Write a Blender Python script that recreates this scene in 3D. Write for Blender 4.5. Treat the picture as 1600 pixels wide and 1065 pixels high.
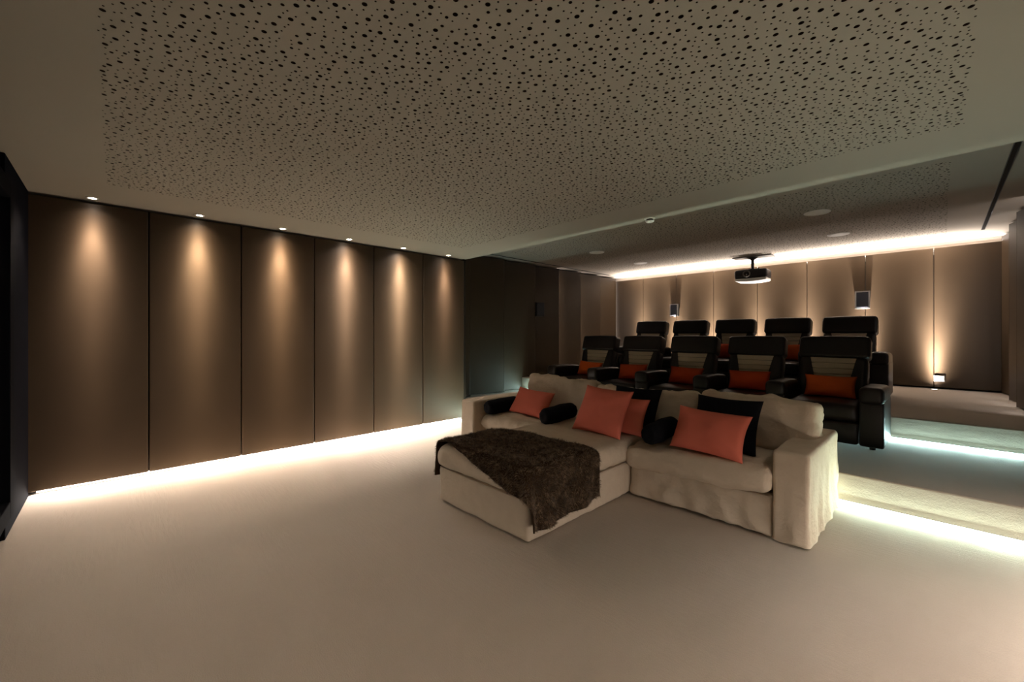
import bpy, bmesh, math, random
import numpy as np
from mathutils import Vector, Matrix, noise
from mathutils.geometry import delaunay_2d_cdt

random.seed(7)
for o in list(bpy.data.objects):
    bpy.data.objects.remove(o, do_unlink=True)
SC = bpy.context.scene
COL = SC.collection
R = math.radians

# ------------------------------------------------------------------ camera
cam_d = bpy.data.cameras.new('camera')
cam = bpy.data.objects.new('camera', cam_d)
COL.objects.link(cam)
F_PX = 645.0
cam_d.sensor_fit = 'HORIZONTAL'
cam_d.sensor_width = 36.0
cam_d.lens = 36.0 * F_PX / 1600.0
cam_d.shift_y = (522.0 - 532.5) / 1600.0
cam_d.clip_start = 0.05
cam.location = (0, 0, 1.435)
cam.rotation_euler = (R(90), 0, R(46.1))
SC.camera = cam

# ------------------------------------------------------------------ world, exposure
w = bpy.data.worlds.new('world')
SC.world = w
w.use_nodes = True
w.node_tree.nodes['Background'].inputs[0].default_value = (0, 0, 0, 1)
w.node_tree.nodes['Background'].inputs[1].default_value = 0.0
vs = SC.view_settings
vs.view_transform = 'Standard'
vs.look = 'None'
vs.exposure = 0.0
vs.gamma = 1.0
vs.use_curve_mapping = False
SC.cycles.use_denoising = True
SC.cycles.max_bounces = 10
SC.cycles.diffuse_bounces = 8
SC.cycles.glossy_bounces = 4
SC.cycles.sample_clamp_indirect = 6.0
SC.cycles.caustics_reflective = False
SC.cycles.caustics_refractive = False

# light levels (W), all belonging to fittings built further down
E_DOWN_CORE, E_DOWN_FLOOD, E_DOWN_WIDE = 650.0, 50.0, 40.0
E_FLOOR_LED = 100.0
E_STEP1, E_STEP2 = 108.0, 82.0
E_COVE = 110.0
E_UP_CORE = 4900.0
E_SLOT = 13.0
C_FLOOR = (1.0, 0.90, 0.83)
C_STEP1 = (0.78, 1.0, 0.82)
C_STEP2 = (0.64, 1.0, 0.98)
C_COVE = (1.0, 0.91, 0.87)
C_UP = (1.0, 0.90, 0.82)

# ------------------------------------------------------------------ main dimensions
XL, YF, YE = -5.58, -0.55, 4.28          # front part: left panels, screen wall, ceiling edge
XR = 0.95
ZC, ZC2 = 2.70, 2.98                     # ceilings
Y1, Y2, YB = 4.45, 6.25, 9.90            # risers, back panels
Z1, Z2 = 0.26, 0.52                      # platforms
XL2, XR2 = -6.12, 0.65                   # tips of the angled side panels at the rear

# ------------------------------------------------------------------ materials
def mat(name, col, rough=0.6, spec=0.4, metal=0.0, emit=None, es=0.0, sheen=0.0, sheen_rough=0.5):
    m = bpy.data.materials.new(name)
    m.use_nodes = True
    b = m.node_tree.nodes['Principled BSDF']
    b.inputs['Base Color'].default_value = (*col, 1)
    b.inputs['Roughness'].default_value = rough
    b.inputs['Specular IOR Level'].default_value = spec
    b.inputs['Metallic'].default_value = metal
    if sheen:
        b.inputs['Sheen Weight'].default_value = sheen
        b.inputs['Sheen Roughness'].default_value = sheen_rough
    if emit:
        b.inputs['Emission Color'].default_value = (*emit, 1)
        b.inputs['Emission Strength'].default_value = es
    return m

def grain(m, scale, amount, c2=None, bump=0.0, bscale=None, dist=0.002, detail=4.0, stretch=None):
    """noise-driven colour variation between base colour and c2, and noise bump"""
    nt = m.node_tree
    b = nt.nodes['Principled BSDF']
    tc = nt.nodes.new('ShaderNodeTexCoord')
    src = tc.outputs['Object']
    if stretch:
        mp = nt.nodes.new('ShaderNodeMapping')
        mp.inputs['Scale'].default_value = stretch
        nt.links.new(src, mp.inputs[0])
        src = mp.outputs[0]
    if c2 is not None:
        n = nt.nodes.new('ShaderNodeTexNoise')
        n.inputs['Scale'].default_value = scale
        n.inputs['Detail'].default_value = detail
        nt.links.new(src, n.inputs['Vector'])
        mx = nt.nodes.new('ShaderNodeMix')
        mx.data_type = 'RGBA'
        mr = nt.nodes.new('ShaderNodeMapRange')
        mr.inputs['From Min'].default_value = 0.3
        mr.inputs['From Max'].default_value = 0.7
        mr.inputs['To Max'].default_value = amount
        nt.links.new(n.outputs['Fac'], mr.inputs['Value'])
        nt.links.new(mr.outputs[0], mx.inputs['Factor'])
        mx.inputs['A'].default_value = b.inputs['Base Color'].default_value
        mx.inputs['B'].default_value = (*c2, 1)
        nt.links.new(mx.outputs['Result'], b.inputs['Base Color'])
    if bump:
        n2 = nt.nodes.new('ShaderNodeTexNoise')
        n2.inputs['Scale'].default_value = bscale or scale
        n2.inputs['Detail'].default_value = 3.0
        nt.links.new(src, n2.inputs['Vector'])
        bp = nt.nodes.new('ShaderNodeBump')
        bp.inputs['Strength'].default_value = bump
        bp.inputs['Distance'].default_value = dist
        nt.links.new(n2.outputs['Fac'], bp.inputs['Height'])
        nt.links.new(bp.outputs[0], b.inputs['Normal'])
    return m

def carpet_mat():
    m = mat('beige_carpet', (0.46, 0.40, 0.33), 0.95, 0.05, sheen=0.15)
    nt = m.node_tree
    b = nt.nodes['Principled BSDF']
    tc = nt.nodes.new('ShaderNodeTexCoord')
    fine = nt.nodes.new('ShaderNodeTexNoise')
    fine.inputs['Scale'].default_value = 170.0
    fine.inputs['Detail'].default_value = 3.0
    big = nt.nodes.new('ShaderNodeTexNoise')
    big.inputs['Scale'].default_value = 2.2
    big.inputs['Detail'].default_value = 5.0
    mp = nt.nodes.new('ShaderNodeMapping')
    mp.inputs['Scale'].default_value = (9.0, 42.0, 20.0)
    wav = nt.nodes.new('ShaderNodeTexNoise')
    wav.inputs['Scale'].default_value = 1.0
    wav.inputs['Detail'].default_value = 4.0
    nt.links.new(tc.outputs['Object'], fine.inputs['Vector'])
    nt.links.new(tc.outputs['Object'], big.inputs['Vector'])
    nt.links.new(tc.outputs['Object'], mp.inputs[0])
    nt.links.new(mp.outputs[0], wav.inputs['Vector'])
    mx = nt.nodes.new('ShaderNodeMix'); mx.data_type = 'RGBA'
    mx.inputs['A'].default_value = (0.42, 0.36, 0.295, 1)
    mx.inputs['B'].default_value = (0.53, 0.465, 0.39, 1)
    ad = nt.nodes.new('ShaderNodeMath'); ad.operation = 'ADD'
    h1 = nt.nodes.new('ShaderNodeMath'); h1.operation = 'MULTIPLY'; h1.inputs[1].default_value = 0.5
    h2 = nt.nodes.new('ShaderNodeMath'); h2.operation = 'MULTIPLY'; h2.inputs[1].default_value = 0.5
    nt.links.new(fine.outputs['Fac'], h1.inputs[0])
    nt.links.new(big.outputs['Fac'], h2.inputs[0])
    nt.links.new(h1.outputs[0], ad.inputs[0]); nt.links.new(h2.outputs[0], ad.inputs[1])
    nt.links.new(ad.outputs[0], mx.inputs['Factor'])
    nt.links.new(mx.outputs['Result'], b.inputs['Base Color'])
    hs = nt.nodes.new('ShaderNodeMath'); hs.operation = 'MULTIPLY_ADD'
    nt.links.new(wav.outputs['Fac'], hs.inputs[0]); hs.inputs[1].default_value = 1.1
    nt.links.new(fine.outputs['Fac'], hs.inputs[2])
    bp = nt.nodes.new('ShaderNodeBump')
    bp.inputs['Strength'].default_value = 0.5
    bp.inputs['Distance'].default_value = 0.006
    nt.links.new(hs.outputs[0], bp.inputs['Height'])
    nt.links.new(bp.outputs[0], b.inputs['Normal'])
    return m

M = {}
M['carpet'] = carpet_mat()
M['panel'] = grain(mat('brown_satin_fabric', (0.036, 0.0225, 0.0115), 0.5, 0.2), 3.0, 0.5, (0.032, 0.0195, 0.0097), 0.08, 700, 0.0006)
M['gap'] = mat('dark_gap', (0.012, 0.009, 0.007), 0.9, 0.1)
M['ceiling'] = grain(mat('ceiling_paint', (0.30, 0.265, 0.225), 0.85, 0.15), 1.5, 0.5, (0.285, 0.25, 0.21))
M['felt_and_shade'] = mat('black_felt_and_bore_shade', (0.02, 0.012, 0.007), 0.95, 0.05)  # backing cloth, and painted shade on the walls of the ceiling holes
M['black_wall'] = grain(mat('black_cloth', (0.004, 0.004, 0.006), 0.95, 0.02), 400, 0.4, (0.006, 0.006, 0.009), 0.1, 500, 0.0005)
M['black'] = mat('black_satin', (0.006, 0.006, 0.007), 0.45, 0.3)
M['flock'] = mat('black_flock', (0.003, 0.003, 0.004), 0.95, 0.02)
M['screen'] = mat('screen_white', (0.75, 0.75, 0.75), 0.8, 0.1)
M['leather'] = grain(mat('dark_brown_leather', (0.008, 0.0052, 0.0042), 0.40, 0.26), 40, 0.5, (0.011, 0.0072, 0.006), 0.18, 260, 0.0012)
M['insert'] = grain(mat('taupe_leather', (0.36, 0.285, 0.20), 0.5, 0.4), 60, 0.4, (0.32, 0.25, 0.175), 0.12, 300, 0.001)
M['linen'] = grain(mat('cream_linen', (0.55, 0.455, 0.345), 0.9, 0.1), 14, 0.6, (0.49, 0.40, 0.30), 0.45, 34, 0.012)
M['linen_dark'] = mat('cream_piping', (0.40, 0.32, 0.24), 0.9, 0.1)
M['coral'] = grain(mat('coral_cotton', (0.60, 0.150, 0.098), 0.85, 0.12), 120, 0.5, (0.58, 0.15, 0.10), 0.25, 220, 0.0015)
M['orange'] = grain(mat('burnt_orange_velvet', (0.46, 0.078, 0.013), 0.8, 0.12), 120, 0.5, (0.40, 0.066, 0.011), 0.2, 200, 0.0015)
M['red'] = grain(mat('rust_red_velvet', (0.42, 0.052, 0.014), 0.8, 0.12), 120, 0.5, (0.36, 0.044, 0.012), 0.2, 200, 0.0015)
M['velvet'] = grain(mat('black_velvet', (0.004, 0.004, 0.0055), 0.85, 0.08), 40, 0.5, (0.006, 0.006, 0.008), 0.3, 60, 0.003)
M['throw'] = grain(mat('brown_fur_backing', (0.030, 0.017, 0.009), 0.95, 0.05), 30, 0.6, (0.05, 0.03, 0.016), 0.6, 90, 0.01)
M['white'] = mat('white_plastic', (0.84, 0.82, 0.78), 0.5, 0.4)
M['silver'] = mat('silver_frame', (0.55, 0.54, 0.53), 0.35, 0.5, metal=0.7)
M['greyframe'] = mat('grey_frame', (0.30, 0.29, 0.28), 0.5, 0.4)
M['grille'] = grain(mat('blue_black_grille', (0.012, 0.014, 0.022), 0.7, 0.3), 500, 0.4, (0.02, 0.023, 0.034), 0.2, 800, 0.0005)
M['steel'] = mat('brushed_steel', (0.5, 0.48, 0.45), 0.3, 0.5, metal=1.0)
M['taupe'] = mat('taupe_metal', (0.10, 0.085, 0.07), 0.5, 0.4)
M['glass'] = mat('dark_lens', (0.004, 0.004, 0.006), 0.08, 0.6)
M['chrome'] = mat('chrome', (0.7, 0.7, 0.7), 0.12, 0.5, metal=1.0)

def emis(name, col, s):
    m = bpy.data.materials.new(name)
    m.use_nodes = True
    nt = m.node_tree
    nt.nodes.clear()
    e = nt.nodes.new('ShaderNodeEmission')
    e.inputs[0].default_value = (*col, 1)
    e.inputs[1].default_value = s
    out = nt.nodes.new('ShaderNodeOutputMaterial')
    nt.links.new(e.outputs[0], out.inputs[0])
    return m

def fur_mat():
    m = mat('brown_fur', (0.05, 0.03, 0.017), 0.6, 0.3, sheen=0.1)
    nt = m.node_tree
    b = nt.nodes['Principled BSDF']
    tc = nt.nodes.new('ShaderNodeTexCoord')
    n = nt.nodes.new('ShaderNodeTexNoise')
    n.inputs['Scale'].default_value = 28.0
    n.inputs['Detail'].default_value = 5.0
    n.inputs['Roughness'].default_value = 0.65
    nt.links.new(tc.outputs['Object'], n.inputs['Vector'])
    cr = nt.nodes.new('ShaderNodeValToRGB')
    cr.color_ramp.elements[0].position = 0.40
    cr.color_ramp.elements[0].color = (0.055, 0.036, 0.022, 1)
    cr.color_ramp.elements[1].position = 0.72
    cr.color_ramp.elements[1].color = (0.30, 0.20, 0.115, 1)
    nt.links.new(n.outputs['Fac'], cr.inputs[0])
    nt.links.new(cr.outputs[0], b.inputs['Base Color'])
    return m
M['fur'] = fur_mat()

# ------------------------------------------------------------------ helpers
def tag(o, label=None, cat=None, group=None, kind=None):
    if label: o['label'] = label
    if cat: o['category'] = cat
    if group: o['group'] = group
    if kind: o['kind'] = kind
    return o

def empty(name, loc, rz=0.0, label=None, cat=None, group=None):
    o = bpy.data.objects.new(name, None)
    o.empty_display_size = 0.1
    COL.objects.link(o)
    o.location = loc
    o.rotation_euler = (0, 0, rz)
    return tag(o, label, cat, group)

def link(name, me, m, parent=None, loc=(0, 0, 0), rot=(0, 0, 0), smooth=True):
    o = bpy.data.objects.new(name, me)
    COL.objects.link(o)
    if m is not None and not me.materials:
        me.materials.append(m)
    o.location = loc
    o.rotation_euler = rot
    if parent is not None:
        o.parent = parent
    if smooth and len(me.polygons):
        me.polygons.foreach_set('use_smooth', [True] * len(me.polygons))
    return o

def me_from(verts, faces, name='mesh'):
    me = bpy.data.meshes.new(name)
    me.from_pydata([tuple(v) for v in verts], [], faces)
    me.validate()
    me.update()
    return me

def bm_mesh(bm, name='mesh'):
    bmesh.ops.recalc_face_normals(bm, faces=bm.faces)
    me = bpy.data.meshes.new(name)
    bm.to_mesh(me)
    bm.free()
    return me

def box_bm(bm, lo, hi):
    vs_ = [bm.verts.new((x, y, z)) for x in (lo[0], hi[0]) for y in (lo[1], hi[1]) for z in (lo[2], hi[2])]
    for f in ((0, 1, 3, 2), (4, 6, 7, 5), (0, 4, 5, 1), (2, 3, 7, 6), (0, 2, 6, 4), (1, 5, 7, 3)):
        bm.faces.new([vs_[i] for i in f])

def box(name, lo, hi, m, parent=None, bevel=0.0, seg=2):
    bm = bmesh.new()
    box_bm(bm, lo, hi)
    if bevel:
        bmesh.ops.bevel(bm, geom=list(bm.edges), offset=bevel, segments=seg, profile=0.5, affect='EDGES')
    me = bm_mesh(bm)
    return link(name, me, m, parent, smooth=False)

def boxes(name, lst, m, parent=None):
    bm = bmesh.new()
    for lo, hi in lst:
        box_bm(bm, lo, hi)
    return link(name, bm_mesh(bm), m, parent, smooth=False)

def soft_me(size, r, step=0.05, fn=None, nr=4):
    """rounded box (centred), finely gridded; fn(p, n) -> p deforms it"""
    h = [s / 2 for s in size]
    r = min(r, min(h) * 0.999)
    ax = []
    for k in range(3):
        a = [-h[k] + r * (1 - math.cos(i / nr * math.pi / 2)) * 1.0 for i in range(nr)]
        n = max(1, int(round((2 * h[k] - 2 * r) / step)))
        mid = [-h[k] + r + (2 * h[k] - 2 * r) * i / n for i in range(n + 1)]
        ax.append(a + mid + [-q for q in reversed(a)])
    verts, idx, faces = [], {}, []
    def vid(i, j, k):
        key = (i, j, k)
        if key not in idx:
            p = Vector((ax[0][i], ax[1][j], ax[2][k]))
            q = Vector([max(-(h[c] - r), min(h[c] - r, p[c])) for c in range(3)])
            d = p - q
            nn = d.normalized() if d.length > 1e-9 else Vector((0, 0, 1))
            p2 = q + nn * r if d.length > 1e-9 else p
            if fn:
                p2 = fn(p2, nn)
            idx[key] = len(verts)
            verts.append(p2)
        return idx[key]
    N = [len(a) for a in ax]
    for c in range(3):
        a, b = (c + 1) % 3, (c + 2) % 3
        for side in (0, N[c] - 1):
            for i in range(N[a] - 1):
                for j in range(N[b] - 1):
                    def key(u, v):
                        kk = [0, 0, 0]; kk[c] = side; kk[a] = u; kk[b] = v
                        return vid(*kk)
                    f = [key(i, j), key(i + 1, j), key(i + 1, j + 1), key(i, j + 1)]
                    faces.append(f if side else f[::-1])
    return me_from(verts, faces)

def soft(name, lo, hi, r, m, parent=None, step=0.05, fn=None, nr=4, rot=(0, 0, 0)):
    c = [(a + b) / 2 for a, b in zip(lo, hi)]
    me = soft_me([b - a for a, b in zip(lo, hi)], r, step, fn, nr)
    return link(name, me, m, parent, loc=c, rot=rot)

def under(child, part):
    """make child a sub-part of part (both sit in the same thing's space)"""
    child.parent = part
    part_m = Matrix.LocRotScale(part.location, part.rotation_euler, part.scale)
    child.matrix_parent_inverse = part_m.inverted()
    return child

def lathe(name, prof, m, parent=None, loc=(0, 0, 0), rot=(0, 0, 0), n=24, smooth=True):
    """prof: list of (radius, z)"""
    verts, faces = [], []
    for (r_, z) in prof:
        for i in range(n):
            a = 2 * math.pi * i / n
            verts.append((r_ * math.cos(a), r_ * math.sin(a), z))
    for k in range(len(prof) - 1):
        for i in range(n):
            j = (i + 1) % n
            faces.append((k * n + i, k * n + j, (k + 1) * n + j, (k + 1) * n + i))
    if prof[0][0] > 1e-6: faces.append(tuple(range(n))[::-1])
    if prof[-1][0] > 1e-6: faces.append(tuple((len(prof) - 1) * n + i for i in range(n)))
    me = me_from(verts, faces)
    bm = bmesh.new(); bm.from_mesh(me)
    bmesh.ops.remove_doubles(bm, verts=bm.verts, dist=1e-6)
    bmesh.ops.recalc_face_normals(bm, faces=bm.faces)
    bm.to_mesh(me); bm.free()
    o = link(name, me, m, parent, loc, rot, smooth)
    return o

def prism(name, poly, depth, m, parent=None, axis='y', off=0.0, bevel=0.0):
    """poly in (a, b) extruded along axis"""
    bm = bmesh.new()
    def P(a, b, d):
        return (a, d, b) if axis == 'y' else ((d, a, b) if axis == 'x' else (a, b, d))
    v0 = [bm.verts.new(P(a, b, off)) for a, b in poly]
    v1 = [bm.verts.new(P(a, b, off + depth)) for a, b in poly]
    bm.faces.new(v0); bm.faces.new(v1[::-1])
    n = len(poly)
    for i in range(n):
        j = (i + 1) % n
        bm.faces.new((v0[i], v0[j], v1[j], v1[i]))
    bmesh.ops.recalc_face_normals(bm, faces=bm.faces)
    if bevel:
        bmesh.ops.bevel(bm, geom=list(bm.edges), offset=bevel, segments=2, profile=0.5, affect='EDGES')
    return link(name, bm_mesh(bm), m, parent, smooth=False)

def area(name, loc, rot, sx, sy, e, col, parent=None, spread=180):
    d = bpy.data.lights.new(name, 'AREA')
    d.shape = 'RECTANGLE'
    d.size, d.size_y, d.energy, d.color = sx, sy, e, col
    d.spread = R(spread)
    o = bpy.data.objects.new(name, d)
    COL.objects.link(o)
    o.location = loc; o.rotation_euler = rot
    if parent is not None: o.parent = parent
    return o

def spot(name, loc, rot, e, col, size, blend, parent=None, rad=0.015):
    d = bpy.data.lights.new(name, 'SPOT')
    d.energy, d.color, d.spot_size, d.spot_blend, d.shadow_soft_size = e, col, R(size), blend, rad
    o = bpy.data.objects.new(name, d)
    COL.objects.link(o)
    o.location = loc; o.rotation_euler = rot
    if parent is not None: o.parent = parent
    return o

def beam_spot(name, loc, rot, e, col, t0, p, parent=None, rad=0.015, size=140):
    """spot whose intensity falls off like a reflector lamp: 1 / (1 + (tan a / t0)^p)"""
    o = spot(name, loc, rot, e, col, size, 0.4, parent, rad)
    d = o.data
    d.use_nodes = True
    nt = d.node_tree
    em = nt.nodes['Emission']
    tc = nt.nodes.new('ShaderNodeTexCoord')
    sp = nt.nodes.new('ShaderNodeSeparateXYZ')
    nt.links.new(tc.outputs['Normal'], sp.inputs[0])
    def mth(op, a, b=None):
        n = nt.nodes.new('ShaderNodeMath'); n.operation = op
        for q, v in enumerate((a, b)):
            if v is None: continue
            if isinstance(v, (int, float)): n.inputs[q].default_value = v
            else: nt.links.new(v, n.inputs[q])
        return n.outputs[0]
    r2 = mth('ADD', mth('MULTIPLY', sp.outputs[0], sp.outputs[0]), mth('MULTIPLY', sp.outputs[1], sp.outputs[1]))
    tan = mth('DIVIDE', mth('SQRT', r2), mth('MAXIMUM', mth('ABSOLUTE', sp.outputs[2]), 0.001))
    val = mth('DIVIDE', 1.0, mth('ADD', 1.0, mth('POWER', mth('DIVIDE', tan, t0), p)))
    nt.links.new(val, em.inputs['Strength'])
    return o

def N3(p, s, seed=0.0):
    return noise.noise(Vector((p[0] * s + seed, p[1] * s - seed * 0.7, p[2] * s + seed * 1.3)))

# ------------------------------------------------------------------ floor and platforms
def structure(o, label=None):
    return tag(o, label=label, kind='structure')

structure(box('floor', (-6.6, YF - 0.2, -0.15), (1.2, Y1, 0.0), M['carpet']), 'beige carpeted floor in front of the platforms')
structure(box('floor_platform', (-6.6, Y1, -0.15), (1.2, Y2, Z1), M['carpet'], bevel=0.012), 'first carpeted platform carrying the front row of recliners')
structure(box('floor_platform', (-6.6, Y2, -0.15), (1.2, YB + 0.25, Z2), M['carpet'], bevel=0.012), 'upper carpeted platform carrying the rear row of recliners')

# ------------------------------------------------------------------ front left wall: six padded panels
wl = structure(boxes('wall_left', [((-6.35, YF - 0.1, 0), (XL - 0.11, YE, ZC + 0.3)),
                                   ((XL - 0.11, YE - 0.035, 0.0), (XL - 0.002, YE, ZC))], M['gap']))
PW = 0.8
for k in range(6):
    y0 = YF + k * PW - (0.0 if k else 0.02)
    box('wall_panel', (XL - 0.05, y0 + 0.005, 0.035), (XL, YF + (k + 1) * PW - 0.005, ZC - 0.022), M['panel'], wl, bevel=0.010, seg=3)

# screen wall
wr = structure(boxes('wall_right', [((XR + 0.11, YF - 0.1, 0), (XR + 0.35, YE, ZC + 0.3)),
                                    ((XR + 0.002, YE - 0.035, 0.0), (XR + 0.11, YE, ZC))], M['gap']))
for k in range(6):
    box('wall_panel', (XR, YF + k * PW + 0.005, 0.035), (XR + 0.05, YF + (k + 1) * PW - 0.005, ZC - 0.022), M['panel'], wr, bevel=0.010, seg=3)

wf = structure(boxes('wall_front', [((-6.0, YF - 0.25, 0), (1.2, YF - 0.06, ZC + 0.3))], M['gap']))
box('wall_panel', (XL - 0.02, YF - 0.06, 0.0), (-4.52, YF, ZC), M['black_wall'], wf, bevel=0.006)
sr = empty('projection_screen', (-2.4, YF - 0.06, 0.18), 0, 'large projection screen in a wide black frame on the dark screen wall', 'screen')
box('frame', (-2.12, -0.0, 0.0), (-1.98, 0.10, 2.3), M['flock'], sr, bevel=0.006)
box('frame', (1.98, -0.0, 0.0), (2.12, 0.10, 2.3), M['flock'], sr, bevel=0.006)
box('frame', (-1.98, -0.0, 0.0), (1.98, 0.10, 0.12), M['flock'], sr, bevel=0.006)
box('frame', (-1.98, -0.0, 2.18), (1.98, 0.10, 2.3), M['flock'], sr, bevel=0.006)
box('screen_cloth', (-1.98, 0.0, 0.12), (1.98, 0.03, 2.18), M['screen'], sr)
box('wall_panel', (-0.28, YF - 0.06, 0.0), (XR + 0.02, YF, ZC), M['black_wall'], wf, bevel=0.006)


# ------------------------------------------------------------------ ceilings with real perforations
def hole_tile(tw, th, sides, seed, gap=0.0145):
    rng = random.Random(seed)
    cs = []
    A = tw * th
    for rad, dens, sp in ((0.0105, 105, 0.050), (0.0074, 150, 0.030), (0.0042, 420, 0.016)):
        want, tries = int(dens * A), 0
        while want and tries < 60000:
            tries += 1
            x, y = rng.uniform(rad + 0.006, tw - rad - 0.006), rng.uniform(rad + 0.006, th - rad - 0.006)
            ok = True
            for (cx, cy, cr) in cs:
                g = sp if abs(cr - rad) < 1e-6 else gap
                if (cx - x) ** 2 + (cy - y) ** 2 < (cr + rad + g) ** 2:
                    ok = False; break
            if ok:
                cs.append((x, y, rad)); want -= 1
    vv = [Vector((0, 0)), Vector((tw, 0)), Vector((tw, th)), Vector((0, th))]
    ee = [(0, 1), (1, 2), (2, 3), (3, 0)]
    loops = []
    for (x, y, r_) in cs:
        n = sides[0] if r_ > 0.01 else (sides[1] if r_ > 0.006 else sides[2])
        b = len(vv)
        for i in range(n):
            a = 2 * math.pi * i / n
            vv.append(Vector((x + r_ * math.cos(a), y + r_ * math.sin(a))))
            ee.append((b + i, b + (i + 1) % n))
        loops.append((b, n))
    ov, oe, of, o1, o2, o3 = delaunay_2d_cdt(vv, ee, [], 1, 1e-7)
    remap = {}
    for i, orig in enumerate(o1):
        for q in orig: remap[q] = i
    hole_of = {}
    for li, (b, n) in enumerate(loops):
        for i in range(n): hole_of[remap[b + i]] = li
    fl = []
    for f in of:
        ids = [hole_of.get(v, -1) for v in f]
        if ids[0] >= 0 and ids[0] == ids[1] == ids[2]:
            continue
        fl.append(f)
    return [(v.x, v.y) for v in ov], fl, [[remap[b + i] for i in range(n)] for b, n in loops]

def perforated(name, x0, x1, y0, y1, z, nx, ny, sides, parent, seed, depth=0.0125):
    tw, th = (x1 - x0) / nx, (y1 - y0) / ny
    va, fa, mi = [], [], []
    tiles = [hole_tile(tw, th, sides, seed + s) for s in range(2)]
    base = 0
    rng = random.Random(seed)
    for i in range(nx):
        for j in range(ny):
            V, Fc, L = tiles[rng.randrange(2)]
            V = np.array(V)
            fx, fy = rng.random() < 0.5, rng.random() < 0.5
            if fx: V[:, 0] = tw - V[:, 0]
            if fy: V[:, 1] = th - V[:, 1]
            n = len(V)
            P = np.zeros((n, 3)); P[:, 0] = V[:, 0] + x0 + i * tw; P[:, 1] = V[:, 1] + y0 + j * th; P[:, 2] = z
            Q = P.copy(); Q[:, 2] = z + depth
            va.append(P); va.append(Q)
            T = np.array(Fc) + base
            fa.append(T); mi.append(np.zeros(len(T), dtype=np.int32))
            w_ = []
            for lp in L:
                m_ = len(lp)
                for q in range(m_):
                    a, b = lp[q] + base, lp[(q + 1) % m_] + base
                    w_.append((a, b, b + n)); w_.append((a, b + n, a + n))
            fa.append(np.array(w_)); mi.append(np.ones(len(w_), dtype=np.int32))
            base += 2 * n
    VA = np.concatenate(va).astype(np.float32); FA = np.concatenate(fa).astype(np.int32)
    me = bpy.data.meshes.new(name)
    me.vertices.add(len(VA)); me.vertices.foreach_set('co', VA.ravel())
    me.loops.add(FA.size); me.loops.foreach_set('vertex_index', FA.ravel())
    me.polygons.add(len(FA)); me.polygons.foreach_set('loop_start', np.arange(0, FA.size, 3, dtype=np.int32))
    me.update(calc_edges=True)
    me.polygons.foreach_set('use_smooth', [False] * len(me.polygons))
    me.materials.append(M['ceiling']); me.materials.append(M['felt_and_shade'])      # dark colour on the bore walls paints in the shade inside the holes
    me.polygons.foreach_set('material_index', np.concatenate(mi))
    return link(name, me, None, parent, smooth=False)

def frame_boxes(X0, X1, Y0_, Y1_, x0, x1, y0, y1, z, t):
    return [((X0, Y0_, z), (x0, Y1_, z + t)), ((x1, Y0_, z), (X1, Y1_, z + t)),
            ((x0, Y0_, z), (x1, y0, z + t)), ((x0, y1, z), (x1, Y1_, z + t))]

PF = (-4.89, 0.11, -0.06, 3.70)
cf = structure(boxes('ceiling', frame_boxes(XL - 0.9, XR + 0.4, YF - 0.2, YE, *PF, ZC, 0.30), M['ceiling']), 'lower ceiling with a field of round perforations')
perforated('perforated_board', *PF, ZC, 4, 3, (14, 10, 8), cf, 11)
box('felt_backing', (PF[0] - 0.05, PF[2] - 0.05, ZC + 0.05), (PF[1] + 0.05, PF[3] + 0.05, ZC + 0.06), M['felt_and_shade'], cf)
PR = (-5.65, 0.07, 5.35, 9.35)
cr = structure(boxes('ceiling', frame_boxes(-6.7, 1.3, YE, YB + 0.3, *PR, ZC2, 0.20), M['ceiling']), 'raised rear ceiling with a second field of perforations')
perforated('perforated_board', *PR, ZC2, 4, 3, (10, 8, 6), cr, 31)
box('felt_backing', (PR[0] - 0.05, PR[2] - 0.05, ZC2 + 0.05), (PR[1] + 0.05, PR[3] + 0.05, ZC2 + 0.06), M['felt_and_shade'], cr)
for nm, x0, y0, y1, lab in (('ceiling_slot', -6.02, 4.9, 9.35, 'narrow black slot in the rear ceiling beside the angled left panels'),
                            ('ceiling_slot', 0.43, 4.9, 9.25, 'narrow black slot in the rear ceiling near the right wall')):
    s = empty(nm, (x0, y0, ZC2), 0, lab, 'ceiling slot')
    boxes('slot_frame', [((-0.022, 0, -0.004), (-0.016, y1 - y0, 0.004)), ((0.016, 0, -0.004), (0.022, y1 - y0, 0.004))], M['black'], s)
    box('slot_inside', (-0.016, 0, -0.002), (0.016, y1 - y0, 0.004), M['gap'], s)

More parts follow.
